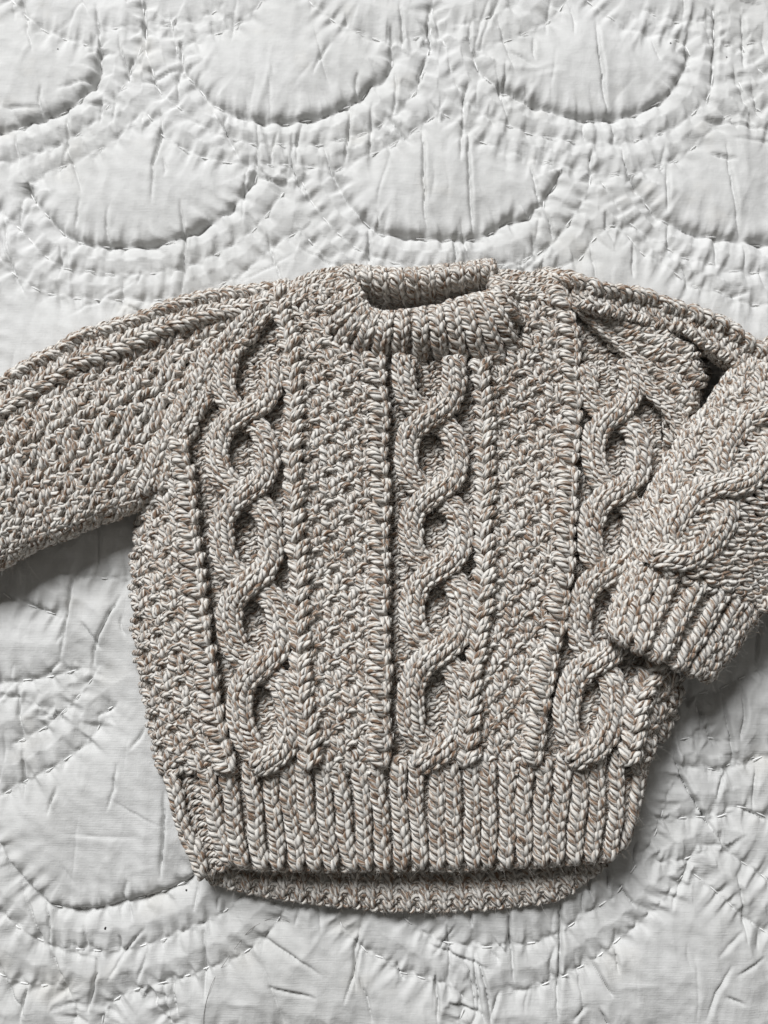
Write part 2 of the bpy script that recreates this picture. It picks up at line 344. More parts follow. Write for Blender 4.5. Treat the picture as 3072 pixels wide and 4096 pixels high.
# ================================================================== QUILT
# stitched lines and creases measured on the photograph (crop origin, crop scale)
def cr(ox, oy, s): return lambda *pts: [(ox + x * s, oy + y * s) for x, y in pts]
A_ = cr(0, 0, .926); B_ = cr(1536, 0, .926); C_ = cr(0, 2000, .5425); D_ = cr(0, 3000, .663); E_ = cr(900, 3300, .663); F_ = cr(1900, 3000, .7065); L_ = cr(2100, 2100, .586)
LINES = [
 (A_((-60,575),(0,555),(60,545),(110,520),(150,500),(200,500),(250,470),(300,445),(365,390),(400,340),(418,300),(422,190)), 1.25),
 (A_((20,-40),(90,40),(160,100),(240,140),(340,175),(425,195)), .8),
 (A_((-60,695),(60,680),(190,635),(280,595),(360,545),(455,460),(495,410),(545,340),(575,260),(600,200),(618,110),(628,-20)), .9),
 (A_((115,790),(190,735),(290,695),(380,655),(470,610),(540,540),(590,485),(610,472)), .8),
 (A_((115,795),(130,840),(165,885),(215,940),(260,990),(290,1015),(360,1040),(460,1050),(560,1050),(690,1040),(790,1010),(860,980),(940,930),(990,900),(1040,830),(1090,770),(1110,700)), 1.2),
 (A_((610,472),(640,490),(695,570),(760,620),(870,665),(960,685),(1050,695),(1150,700),(1260,700),(1380,712),(1440,728),(1500,690),(1570,665),(1659,630),(1760,570),(1830,520),(1899,465)), .8),
 (A_((605,-20),(620,100),(620,190),(650,280),(690,385),(770,455),(870,535),(980,582),(1110,608),(1250,612),(1400,605),(1510,580),(1610,550),(1700,490),(1800,370),(1845,240),(1865,100),(1870,-20)), .9),
 (A_((780,185),(790,290),(850,355),(910,430),(980,470),(1060,495),(1150,510),(1290,500),(1390,480),(1480,440),(1550,410),(1590,360),(1650,335),(1690,270),(1695,200)), 1.3),
 (A_((780,185),(830,160),(980,110),(1060,60),(1100,30),(1140,-30)), .8),
 (A_((440,110),(520,105),(640,100),(740,88),(860,60),(960,10)), .6),
 (A_((725,30),(745,130),(765,230)), .6),
 (A_((1330,-30),(1350,10),(1420,60),(1500,120),(1590,140),(1695,190)), .8),
 (A_((-40,880),(10,920),(90,990),(170,1080),(270,1150),(370,1160),(500,1175),(650,1170),(810,1140),(930,1085),(1070,1000),(1170,885),(1230,795),(1250,700)), .8),
 (A_((-40,1080),(0,1115),(60,1180),(160,1245),(260,1270),(350,1280),(560,1285),(780,1275),(880,1245),(990,1200),(1100,1125),(1200,1035),(1300,980)), .8),
 (A_((1440,735),(1470,800),(1510,870),(1580,940),(1640,990),(1720,1000),(1840,1015),(1960,1018),(2050,1020),(2130,985),(2200,940),(2280,935),(2310,885),(2350,880),(2360,840),(2405,780),(2420,740)), 1.25),
 (A_((1290,740),(1345,855),(1410,940),(1490,1020),(1590,1085),(1719,1125),(1860,1140),(2050,1135),(2200,1130),(2310,1090),(2390,1030),(2460,950),(2510,880),(2550,800),(2560,730)), .8),
 (A_((1300,980),(1380,1075),(1450,1130),(1540,1190),(1640,1240)), .7),
 (B_((240,465),(300,500),(355,540),(410,590),(480,620),(570,650),(640,670),(720,690),(760,700),(890,725),(980,740),(1070,745),(1150,720),(1240,690),(1300,660),(1360,610),(1420,555),(1480,500),(1540,480)), .8),
 (B_((390,215),(410,280),(450,330),(520,380),(560,390),(620,430),(700,455),(790,485),(880,500),(970,500),(1050,490),(1110,465),(1180,430),(1230,405),(1270,345),(1295,300),(1330,220),(1310,160)), 1.3),
 (B_((390,215),(460,190),(570,155),(650,120),(740,55),(800,-30)), .8),
 (B_((870,-30),(940,30),(1020,85),(1110,130),(1200,140),(1310,160)), .8),
 (B_((215,50),(270,200),(300,320),(360,420),(430,480),(540,530),(660,570),(760,590),(880,605),(1010,605),(1110,590),(1200,565),(1290,520),(1360,460),(1410,400),(1430,300),(1440,170),(1430,-20)), .9),
 (B_((1540,480),(1580,510),(1650,550),(1720,600)), .8),
 (B_((1070,750),(1120,830),(1200,930),(1270,960),(1380,1005),(1460,1015),(1550,1030),(1680,1040)), 1.3),
 (B_((930,760),(1000,860),(1060,940),(1140,1000),(1240,1060),(1300,1100),(1430,1130),(1510,1160),(1680,1165)), .8),
 (B_((540,1160),(700,1150),(840,1115),(910,1025),(960,985),(1000,965),(1060,1010),(1130,1090),(1200,1120),(1330,1220),(1450,1250),(1540,1290),(1680,1310)), .8),
 (B_((1560,20),(1560,170),(1600,250),(1680,330)), .7), (B_((1440,180),(1560,175),(1680,160)), .7), (B_((1120,30),(1220,65),(1340,80),(1440,60)), .6),
 (B_((300,110),(430,75),(520,40),(600,-20)), .6), (B_((20,170),(100,160),(200,140)), .5), (B_((1520,300),(1580,420),(1680,500)), .7),
 (C_((-40,660),(0,680),(100,745),(220,780),(330,820),(470,860)), .7), (C_((450,535),(520,550),(700,570),(920,575),(1050,570)), .6),
 (C_((-40,1345),(100,1335),(300,1310),(410,1290),(590,1240)), 1.0), (C_((720,1240),(610,1390),(560,1450),(390,1620),(210,1740),(60,1810)), .7),
 (C_((850,1500),(710,1590),(700,1680),(640,1780),(560,1850),(350,1990),(200,2060),(-40,2200)), .9), (C_((-30,1490),(140,1455),(370,1590)), .6),
 (D_((-60,520),(0,610),(40,690),(150,820),(260,920),(330,955),(480,975),(640,955),(760,920),(850,905),(960,870),(1060,830),(1150,780),(1230,700)), 1.3),
 (D_((-60,960),(0,1000),(150,1115),(290,1190),(500,1215),(720,1220),(920,1170),(1150,1085),(1340,990),(1490,850)), .8),
 (D_((-60,1340),(0,1370),(90,1410),(200,1430),(330,1430)), .7), (D_((890,1430),(1080,1385),(1280,1315),(1460,1240),(1620,1110),(1720,960)), .8),
 (D_((890,1430),(930,1530),(980,1610),(1040,1700)), 1.0), (D_((330,1430),(420,1500),(450,1600),(430,1700)), .5), (D_((600,1700),(620,1590),(720,1500),(890,1430)), .6),
 (E_((600,440),(680,570),(720,650),(800,720),(870,790),(960,820),(1060,900),(1140,920),(1260,960)), .9), (E_((1050,540),(1140,620),(1230,680),(1320,715),(1510,745),(1659,740)), .7),
 (E_((1260,960),(1340,965),(1430,1040),(1440,1120),(1400,1230)), .8),
 (F_((150,1105),(350,1100),(480,1040),(600,960),(650,930),(800,830),(910,670),(1010,530),(1065,390),(1100,270),(1130,190)), .7),
 (F_((200,1390),(330,1360),(480,1300),(645,1220),(775,1130),(925,1000),(1040,890),(1150,760),(1220,690)), .9),
 (F_((1220,690),(1290,740),(1400,830),(1530,950),(1600,1000),(1700,1070)), .9), (F_((1410,540),(1470,600),(1570,670),(1620,700),(1700,770)), .7),
 (F_((1000,430),(1200,390),(1400,380),(1520,330),(1700,400)), .6), (F_((1150,90),(1300,110),(1450,110),(1600,60),(1700,20)), .7), (F_((1000,640),(1130,640),(1230,620),(1330,560),(1420,540)), .7),
 (L_((1020,1220),(1180,1160),(1350,1120),(1490,1050),(1700,960)), 1.0), (L_((1010,1480),(1200,1450),(1420,1480)), .5), (L_((1310,1690),(1400,1650),(1540,1610),(1700,1560)), .7),
 (L_((1180,1180),(1220,1400),(1290,1500)), .5),
]
CREASES = [(p, w) for f, lst in (
 (A_, [((420,190),(418,320),(370,390),1.3),((620,0),(625,190),1.0),((575,240),(545,340),1.2),((490,380),(485,530),.8),((285,440),(285,590),(275,690),.9),((180,360),(185,500),.7),((410,0),(425,190),.9),
  ((690,440),(695,570),(665,690),(655,880),1.0),((640,270),(690,390),.9),((790,250),(770,440),.8),((345,850),(320,1000),.6),((470,880),(470,1050),.6),((780,860),(790,1010),(785,1280),1.5),((1110,510),(1105,700),(1090,770),1.2),
  ((1265,550),(1260,700),(1310,820),(1340,860),1.0),((1395,600),(1430,730),(1470,800),.9),((1520,440),(1500,580),(1490,690),1.2),((1610,430),(1600,660),1.0),((1170,160),(1165,280),(1110,480),-.9),((940,170),(870,350),-.8),
  ((1550,300),(1550,410),.9),((1595,960),(1595,1080),(1590,1170),1.0),((105,820),(80,990),.8),((250,1030),(245,1200),.7),((980,480),(980,580),.8),((70,570),(75,680),.6),((1490,50),(1495,110),.7),((130,120),(70,300),-.7),
  ((590,1220),(600,1160),.6),((560,580),(720,600),-.3),((600,350),(780,275),.7),((0,465),(180,455),.5),((370,440),(470,430),.6),((1100,740),(1230,790),.8)]),
 (B_, [((200,20),(205,210),1.6),((185,240),(150,370),1.4),((370,340),(350,420),(350,520),1.3),((170,520),(175,850),(190,1000),1.2),((370,550),(385,1010),1.4),((305,1010),(300,1170),1.4),((380,80),(380,200),1.0),((70,0),(85,230),1.0),
  ((920,80),(945,330),(970,490),1.3),((610,370),(620,440),.7),((650,150),(655,260),.7),((990,520),(1005,600),1.0),((905,640),(910,740),1.3),((875,510),(880,600),.8),((640,680),(660,800),(680,890),.9),((1040,620),(1065,750),1.0),
  ((1440,0),(1440,200),(1415,400),1.7),((1560,20),(1560,300),1.0),((1230,700),(1230,920),1.1),((1480,600),(1550,1030),.9),((640,1000),(650,1090),.7),((1440,1020),(1445,1150),.9),((1240,950),(1240,1080),.8),((1560,1040),(1565,1160),.8),
  ((30,100),(30,230),1.0),((450,270),(620,300),(760,270),-.9),((640,330),(800,310),-.6),((1410,655),(1530,690),.8),((400,700),(560,740),(640,840),-.4),((1160,150),(1200,260),.6),((690,900),(740,1020),.8),((960,900),(960,990),.7)]),
 (C_, [((520,550),(480,850),(440,1170),1.5),((890,690),(760,920),(690,1080),(680,1230),1.1),((130,1350),(160,1750),1.0),((720,130),(690,560),.5),((900,850),(930,1000),.6),((480,1120),(700,1250),-.5),((440,1180),(300,1300),.6),((720,1400),(850,1500),-.6),((850,1520),(700,1600),.6),((200,1480),(400,1590),-.6),((0,840),(150,960),-.4),((1080,1660),(950,1850),.6)]),
 (D_, [((575,1250),(575,1370),(520,1600),1.3),((985,250),(970,780),1.4),((265,920),(290,1200),1.0),((160,1420),(120,1653),1.0),((500,1060),(510,1215),.7),((715,1120),(715,1230),.7),((890,1200),(820,1420),.7),((130,0),(140,300),.8),
  ((700,80),(640,380),.6),((900,1440),(930,1550),1.1),((860,530),(600,528),(330,500),.22),((720,760),(960,700),-.3),((1190,800),(1165,980),.7),((1330,880),(1320,1000),.6),((130,600),(300,560),(500,560),-.25)]),
 (E_, [((1270,930),(1285,1201),1.2),((1345,600),(1350,960),.8),((1510,750),(1580,1000),(1610,1201),1.0),((960,470),(960,560),.6),((1230,500),(1240,580),.7),((1490,480),(1495,620),.9),((240,970),(560,1045),.7),((440,500),(420,620),.5),((0,1090),(200,1080),-.6)]),
 (F_, [((1140,-20),(1190,170),(1290,340),(1390,520),1.4),((1610,90),(1590,350),1.0),((1440,120),(1380,300),.8),((480,800),(490,1050),(470,1551),1.4),((190,830),(210,1150),(230,1330),1.3),((0,1150),(60,1551),1.1),((660,690),(680,860),1.0),((740,660),(760,800),1.0),
  ((620,780),(630,940),.7),((820,740),(920,900),.8),((930,520),(910,660),1.0),((1010,540),(1050,640),-.8),((1460,1210),(1310,1551),.6),((1470,1280),(1659,1180),.5),((1410,1390),(1530,1440),.5),((800,1020),(790,1130),.6),((900,900),(640,720),-.5),((1540,340),(1659,410),1.0),((150,1370),(90,1551),.8),((640,1450),(560,1551),.6),((1100,1330),(800,1350),-.5)]),
 (L_, [((1500,1100),(1480,1480),1.3),((1180,1180),(1210,1400),.8),((1350,1150),(1420,1480),(1450,1680),.9),((1030,1480),(1080,1700),1.1),((1610,650),(1600,980),.8),((1060,1040),(1130,1110),-.7),((1250,1350),(1310,1500),.8)]),
) for *pp, w in lst for p in [f(*pp)]]

DENSE = []
for p, w in LINES:
    f = poly(p); n = max(2, int(f.L / 45)); DENSE.append((f(np.linspace(0, 1, n + 1)), w, f))
# the same clamshell pattern goes on past the frame
def shell_arcs():
    out = []
    for j in range(-3, 9):
        for i in range(-3, 6):
            cx = 500 + i * 1230 + (615 if j % 2 else 0); cy = 470 + j * 505 - 120
            for r, w in ((430, 1.2), (520, .8), (605, .8)):
                t = np.linspace(-0.12 * PI, 1.12 * PI, 18)
                q = np.stack([cx + r * np.cos(t), cy + 0.60 * r * np.sin(t)], 1)
                out.append((q, w))
    return out
ax_x = np.r_[-1900 + 0 * np.zeros(1), np.linspace(-1800, -190, 48), np.arange(-170, 3260, 4.2), np.linspace(3280, 4800, 46)]
ax_y = np.r_[np.linspace(-1700, -190, 46), np.arange(-170, 4280, 6.8), np.linspace(4300, 5300, 32)]
GX, GY = np.meshgrid(ax_x, ax_y)
dist = np.full(GX.shape, 400.0); arcs = np.zeros(GX.shape); wt = np.ones(GX.shape); side = np.zeros(GX.shape)
H = np.zeros(GX.shape)
def near(p0, p1, rad):
    x0, x1 = sorted((p0[0], p1[0])); y0, y1 = sorted((p0[1], p1[1]))
    i0, i1 = np.searchsorted(ax_y, (y0 - rad, y1 + rad)); j0, j1 = np.searchsorted(ax_x, (x0 - rad, x1 + rad))
    if i1 - i0 < 1 or j1 - j0 < 1: return None
    sl = (slice(i0, i1), slice(j0, j1)); X = GX[sl]; Y = GY[sl]
    d = np.subtract(p1, p0); L = math.hypot(*d) + 1e-9
    t = np.clip(((X - p0[0]) * d[0] + (Y - p0[1]) * d[1]) / L ** 2, 0, 1)
    return sl, np.hypot(X - p0[0] - t * d[0], Y - p0[1] - t * d[1]), t * L, ((X - p0[0]) * d[1] - (Y - p0[1]) * d[0]) / L
def put(q, w, s0):
    s = s0
    for a, b in zip(q[:-1], q[1:]):
        r = near(a, b, 330); L = math.hypot(*(b - a))
        if r is not None:
            sl, dd, tt, sg_ = r; m = dd < dist[sl]
            dist[sl] = np.where(m, dd, dist[sl]); arcs[sl] = np.where(m, s + tt, arcs[sl]); wt[sl] = np.where(m, w, wt[sl]); side[sl] = np.where(m, np.sign(sg_), side[sl])
        s += L
for i, (q, w, f) in enumerate(DENSE): put(q, w, i * 777.0)
for i, (q, w) in enumerate(shell_arcs()):
    keep = ~((q[:, 0] > -60) & (q[:, 0] < 3130) & (q[:, 1] > -40) & (q[:, 1] < 4140))
    for k in range(len(q) - 1):
        if keep[k] and keep[k + 1]: put(q[k:k + 2], w, i * 333.0 + k * 60)
DISTL = dist
# puffed wadding between the stitching, puckers across each stitched line
wob = np.sin(GX * .013 + 3 * np.sin(GY * .007)) + np.sin(GY * .017 + 2 * np.sin(GX * .009))
shell = smooth((wt - .95) / .2)                       # lower edges of the scallops: the plump side hangs over the seam
up = np.where(side > 0, 1.0, 0.0)
irr = 0.75 + 0.35 * np.sin(arcs / 97.0 + wob) * np.sin(arcs / 31.0 + 1.3)
soft = 1 - np.exp(-(dist / 95) ** 2)
H += -(1.35 + 2.6 * shell) * irr * wt * np.exp(-dist / 22) + 2.2 * soft + 2.4
H += shell * up * irr * (2.8 * (1 - np.exp(-dist / 8)) * np.exp(-(dist / 60) ** 2))
pk = np.sin(2 * PI * arcs / 83 + 1.1 * wob); pk = np.sign(pk) * np.abs(pk) ** 0.7
H += 1.6 * pk * np.exp(-dist / 42) * (1 - np.exp(-dist / 8))
H += 0.6 * np.sin(2 * PI * arcs / 37 + 1.9 * wob) * np.exp(-dist / 26) * (1 - np.exp(-dist / 6))
def crease(p, w, width=6.0, step=0.55):
    f = poly(p) if len(p) > 2 else poly([p[0], ((p[0][0] + p[1][0]) / 2 + random.uniform(-16, 16), (p[0][1] + p[1][1]) / 2), p[1]])
    n = max(3, int(f.L / 30)); q = f(np.linspace(0, 1, n + 1)); q[1:-1, 0] += np.random.default_rng(int(abs(p[0][0]) + abs(p[0][1]))).normal(0, 2.0, n - 1)
    x0, y0 = q.min(0) - 130; x1, y1 = q.max(0) + 130
    i0, i1 = np.searchsorted(ax_y, (y0, y1)); j0, j1 = np.searchsorted(ax_x, (x0, x1))
    if i1 - i0 < 2 or j1 - j0 < 2: return
    sl = (slice(i0, i1), slice(j0, j1)); X = GX[sl]; Y = GY[sl]
    best = np.full(X.shape, 1e9); S = np.zeros(X.shape); sd = np.zeros(X.shape); s = 0
    for a, b in zip(q[:-1], q[1:]):
        d = b - a; L = math.hypot(*d) + 1e-9
        t = np.clip(((X - a[0]) * d[0] + (Y - a[1]) * d[1]) / L ** 2, 0, 1); dd = np.hypot(X - a[0] - t * d[0], Y - a[1] - t * d[1])
        m = dd < best; best = np.where(m, dd, best); S = np.where(m, s + t * L, S); sd = np.where(m, np.sign((X - a[0]) * d[1] - (Y - a[1]) * d[0]), sd); s += L
    tp = np.sin(PI * np.clip(S / s, 0, 1)) ** 0.85
    if w > 0:
        H[sl] += tp * w * (-3.8 * np.exp(-(best / width) ** 1.2) + 1.0 * np.exp(-(best / 26) ** 2) * (0.55 + 0.7 * sd) + 0.45 * np.exp(-best / 60) * step)
    else:
        H[sl] += tp * (-w) * 0.8 * np.exp(-(best / 11) ** 2)
for p, w in CREASES: crease(p, w)
SPOTS = []
for q, w, f in DENSE:
    n = max(1, int(f.L / 84))
    for i in range(n):
        t0 = (i + .5 + rng.normal(0, .10)) / n; p = f(np.array([t0, min(1, t0 + 8 / f.L)])); SPOTS.append((p, rng.uniform(24, 42)))
for p, L in SPOTS:
    x, y = p[0]; i0, i1 = np.searchsorted(ax_y, (y - 120, y + 120)); j0, j1 = np.searchsorted(ax_x, (x - 120, x + 120))
    if i1 - i0 < 3 or j1 - j0 < 3: continue
    sl = (slice(i0, i1), slice(j0, j1)); dx = GX[sl] - x; dy = GY[sl] - y; d_ = p[1] - p[0]; d_ = d_ / (np.hypot(*d_) + 1e-9)
    al = dx * d_[0] + dy * d_[1]; ac = -dx * d_[1] + dy * d_[0]; r = np.hypot(np.maximum(np.abs(al) - L * .4, 0), ac); th = np.arctan2(ac, al)
    g = rng.uniform(.6, 1.25)
    H[sl] += g * (-1.5 * np.exp(-r / 15) - .5 * np.exp(-r / 45))
    st = np.abs(np.sin(th * rng.choice([2, 2.5, 3]) * .5 + rng.uniform(0, 3)))
    H[sl] += g * 1.5 * (np.sqrt(st) - .6) * np.exp(-r / 34) * (1 - np.exp(-r / 9))
for k in range(520):
    x = rng.uniform(-150, 3220); y = rng.uniform(-150, 4250); a = PI / 2 + rng.normal(0, 0.30) if rng.random() < .70 else rng.uniform(0, PI)
    L = rng.uniform(70, 330); w = rng.choice([-1, 1]) * rng.uniform(.18, .6)
    dn = dist[min(np.searchsorted(ax_y, y), len(ax_y) - 1), min(np.searchsorted(ax_x, x), len(ax_x) - 1)]
    if dn > 110: w *= .4
    elif w > 0: w *= 1.5
    crease([(x, y), (x + L * math.cos(a), y + L * math.sin(a))], w, width=rng.uniform(4.5, 9))
for sd_, f_, am in ((21, 2.0, .95), (22, 3.1, .6), (23, 4.6, .26), (24, 6.5, .12)):     # crumple: sharp low crests and valleys
    H -= am * np.abs(lump(GX * 1.25 + 40 * np.sin(GY / 260 + sd_), GY * .75 + 30 * np.sin(GX / 190 + sd_), sd_, f_)) * (1 - .5 * np.exp(-dist / 30))
H += 1.0
H += 0.35 * lump(GX, GY, 3, 3.0) * (1 - np.exp(-dist / 60)) + 0.22 * lump(GX, GY, 9, 9.0) + 0.8 * lump(GX, GY, 5, 0.7)
# the wadding is pressed flat under the jumper
H -= 4.4
H = np.where(np.isfinite(H), H, 0)
def quilt_z(X, Y):
    i = np.clip(np.searchsorted(ax_y, Y), 0, len(ax_y) - 1); j = np.clip(np.searchsorted(ax_x, X), 0, len(ax_x) - 1)
    return H[i, j]
def build_quilt():
    flat = at(GX, GY, 0.0); V = flat.copy(); V[..., 2] = H * 1e-3
    nb, na = GX.shape; idx = np.arange(na * nb, dtype=np.int32).reshape(nb, na)
    # rows run down the photograph, so this order faces up
    F = np.stack([idx[:-1, :-1], idx[1:, :-1], idx[1:, 1:], idx[:-1, 1:]], -1).reshape(-1, 4)
    me = bpy.data.meshes.new('quilt'); V = V.reshape(-1, 3).astype(np.float32)
    me.vertices.add(len(V)); me.vertices.foreach_set('co', V.ravel())
    me.loops.add(F.size); me.loops.foreach_set('vertex_index', F.ravel())
    me.polygons.add(len(F)); me.polygons.foreach_set('loop_start', np.arange(0, F.size, 4, dtype=np.int32))
    me.polygons.foreach_set('use_smooth', np.ones(len(F), bool)); me.update(calc_edges=True)
    me.materials.append(M_COT)
    o = bpy.data.objects.new('quilt', me); COL.objects.link(o)
    o['label'] = 'white hand-quilted cotton bedspread with puckered scallop stitching, under the jumper'; o['category'] = 'quilt'
    return o
quilt = build_quilt()

# ================================================================== JUMPER
jumper = bpy.data.objects.new('jumper', None); COL.objects.link(jumper)
jumper['label'] = "small cream and brown flecked cable-knit wool jumper laid on the white quilt"; jumper['category'] = 'jumper'
PARTS = []

# ---- body outline and the column lines, in photograph pixels
R1 = xofy([(705,1560),(723,1796),(736,1862),(749,1948),(756,2061),(771,2271),(789,2392),(801,2513),(814,2603),(838,2724),(844,2814),(862,2905),(886,2995),(916,3079)])
R2 = xofy([(1130,1250),(1152,1345),(1176,1431),(1186,1530),(1182,1663),(1179,1829),(1181,2030),(1193,2181),(1203,2302),(1203,2452),(1206,2573),(1209,2694),(1224,2814),(1242,2935),(1248,3060)])
R3 = xofy([(1500,1380),(1504,1464),(1510,1597),(1514,1729),(1510,1862),(1517,1995),(1515,2241),(1518,2422),(1515,2603),(1521,2754),(1518,2874),(1515,3060)])
R4 = xofy([(1918,1400),(1922,1464),(1928,1564),(1935,1663),(1941,1796),(1941,1928),(1935,2060),(1937,2181),(1937,2302),(1931,2422),(1913,2543),(1900,2633),(1888,2724),(1876,2844),(1870,2935),(1874,3060)])
R5 = xofy([(2225,1160),(2258,1278),(2271,1400),(2278,1517),(2284,1614),(2278,1711),(2271,1808),(2258,1904),(2258,2098),(2250,2181),(2244,2302),(2229,2392),(2220,2482),(2202,2573),(2178,2663),(2160,2754),(2142,2844),(2136,2935),(2112,3060)])
R6 = xofy([(2650,1700),(2660,2000),(2650,2350),(2625,2560),(2610,2674),(2569,2762),(2534,2850),(2522,2950),(2510,3050)])
LE = xofy([(577,1990),(578,2060),(566,2151),(554,2302),(551,2422),(566,2543),(578,2663),(603,2784),(627,2905),(639,2995),(663,3085),(683,3198),(716,3331),(762,3430),(790,3520)])
RE = xofy([(2704,1743),(2760,1900),(2780,2200),(2765,2500),(2713,2660),(2698,2803),(2656,2891),(2632,2979),(2603,3067),(2570,3184),(2525,3300),(2470,3440)])
RAGL = [(577,1995),(636,1849),(676,1743),(729,1663),(796,1544),(862,1431),(928,1351),(995,1285),(1065,1215),(1140,1150)]
RAGR = [(2271,1207),(2362,1291),(2452,1375),(2536,1452),(2594,1581),(2665,1659),(2715,1760)]
BASE = [(1350,1075),(1335,1120),(1318,1190),(1312,1270),(1332,1345),(1385,1402),(1464,1432),(1550,1440),(1643,1428),(1723,1424),(1800,1424),(1880,1434),(1960,1440),(2030,1425),(2075,1340),(2085,1240),(2060,1150),(2010,1085)]
RIM = [(1385,1095),(1405,1125),(1420,1160),(1432,1195),(1450,1232),(1480,1258),(1530,1268),(1580,1266),(1645,1258),(1715,1256),(1775,1238),(1830,1216),(1885,1200),(1935,1190),(1975,1178),(1985,1150),(1975,1110),(1955,1080)]
edge_y = np.arange(2000, 3090, 60)
BODY = ([(LE(y) + 0, y) for y in edge_y[::-1]] + RAGL + [(1200,1112),(1275,1092)] + BASE + [(2080,1090),(2213,1095),(2262,1130)] + RAGR + [(RE(y), y) for y in range(1800, 3090, 60)])
def body_top(X):   # photograph row of the shoulder line
    return np.interp(X, [560, 1000, 1140, 1270, 2010, 2213, 2300, 2800], [900, 1190, 1128, 1055, 1055, 1080, 1095, 1300])
def body_z(X, Y):
    X = np.asarray(X, float); Y = np.asarray(Y, float)
    z = 23 + 1.2 * lump(X, Y, 11, 0.9) + 0 * X
    z = z - 7.0 * smooth((Y - 2850) / 650)
    z = z + 4 * np.exp(-((X - 1670) / 500) ** 2 - ((Y - 1400) / 260) ** 2)
    el = np.where(Y > 1960, (X - LE(Y) + 18) / 150, 1); er = np.where(Y > 1780, (RE(Y) - X + 18) / 150, 1)
    et = (Y - body_top(X) + 14) / 100
    for e in (el, er, et):
        e = np.clip(e, 0, 1); z = z * np.sqrt(1 - (1 - e) ** 2 + 1e-4)
    return z + 1.2
def body(X, Y): return at(X, Y, body_z(X, Y))
PITCH = 34.0; Y0 = 3075.0
def body_path(xs, ys, lift):
    return surf_path(lambda a, b: body(a, b), np.asarray(xs, float), np.asarray(ys, float), lift, e=4.0)

front = None
def panel(key, xl, xr, ncols, kind, zoff=0.0, **kw):
    PITCH = 32.0 if kind == 'moss' else 35.0
    nrows = int((Y0 - 1060) / PITCH)
    def S(U, V):
        Y = Y0 - V * PITCH; f = U / ncols
        X = xl(Y) * (1 - f) + xr(Y) * f
        return at(X, Y, body_z(X, Y) + zoff)
    rr, cc = np.meshgrid(np.arange(nrows), np.arange(ncols), indexing='ij')
    Yc = Y0 - (rr + .5) * PITCH; f = (cc + .5) / ncols; Xc = xl(Yc) * (1 - f) + xr(Yc) * f
    mask = inside(BODY, Xc, Yc) & (Yc > body_top(Xc) + 72)
    if kind == 'moss': sg = np.where((cc + rr // 2) % 2 == 0, 1, -1)
    else: sg = -np.ones((nrows, ncols))
    knit(key, S, ncols, nrows, sg, mask, **kw)
off = lambda f, d: (lambda Y: f(Y) + d)
MOSS = dict(R=0.0021, d=0.0031, A=0.92, a=1.45, jit=0.05)
PURL = dict(R=0.0018, d=0.0017, A=0.80, jit=0.08)
panel('front', off(LE, -22), off(R1, -24), 4, 'moss', **MOSS)
panel('front', off(R1, 10), off(R2, -10), 9, 'purl', -5.2, **PURL)
panel('front', off(R2, 30), off(R3, -30), 4, 'moss', **MOSS)
panel('front', off(R3, 10), off(R4, -10), 8, 'purl', -5.2, **PURL)
panel('front', off(R4, 30), off(R5, -30), 4, 'moss', **MOSS)
panel('front', off(R5, 10), off(R6, -10), 8, 'purl', -5.2, **PURL)
panel('front', off(R6, 10), off(RE, 22), 3, 'moss', **MOSS)
front = build('front', 'front_panel', jumper)

def rope_line(f, y0, y1, direction, lift=0.0012, **kw):
    ys = np.arange(y1, y0, -6.0)       # upwards
    xs = f(ys) + 3 * np.sin(ys * .02)
    m = inside(BODY, xs, ys) | (ys > 3000)
    ys, xs = ys[m], xs[m]
    rope('r', body_path(xs, ys, lift), direction, **kw)
    o = build('r', 'twisted_rib', front)
rope_line(R1, 1760, 3085, -1)
rope_line(R2, 1170, 3065, 1)
rope_line(R3, 1430, 3065, -1)
rope_line(R4, 1440, 3060, 1)
rope_line(R5, 1150, 3055, -1)
rope_line(R6, 2500, 3050, 1)

def cable(pts, F, parent, amp, W=0.0061, row=0.0050, lift=0.0026, e=4.0, R=0.0020, flip=1):
    """pts: (a, b, phase/pi) along the cable, listed from the foot upwards; strands cross at whole phases"""
    f = np.asarray(pts, float)
    s = np.r_[0, np.cumsum(np.hypot(np.diff(f[:, 0]), np.diff(f[:, 1])))]; n = int(s[-1] / (4.0 * e / 4.0)) + 2
    ss = np.linspace(0, s[-1], n)
    k = max(3, int(60 * 4 / e / 4.0) | 1); ker = np.ones(k) / k
    sm = lambda v: np.convolve(np.pad(np.interp(ss, s, v), k // 2, 'reflect', reflect_type='odd'), ker, 'valid')
    a, b, ph = sm(f[:, 0]), sm(f[:, 1]), np.interp(ss, s, f[:, 2]) * PI
    ta, tb = np.gradient(a), np.gradient(b); L = np.hypot(ta, tb); na, nb_ = -tb / L, ta / L
    sn = np.sin(ph); shape = np.tanh(1.5 * sn) / math.tanh(1.5)
    for st in (1, -1):
        o_ = st * amp * shape
        top = st * flip * np.cos(ph) * np.exp(-(sn / 0.45) ** 2)
        lf = lift + np.where(top > 0, 0.0026, 0.0022) * top
        chain('c', surf_path(F, a + na * o_, b + nb_ * o_, lf, e=e), 2, W=W, row=row, R=R, bulge=0.28, d=0.0022, a=1.5, A=0.98, jit=.06)
    build('c', 'cable', parent)
bodyF = lambda a, b: body(a, b)
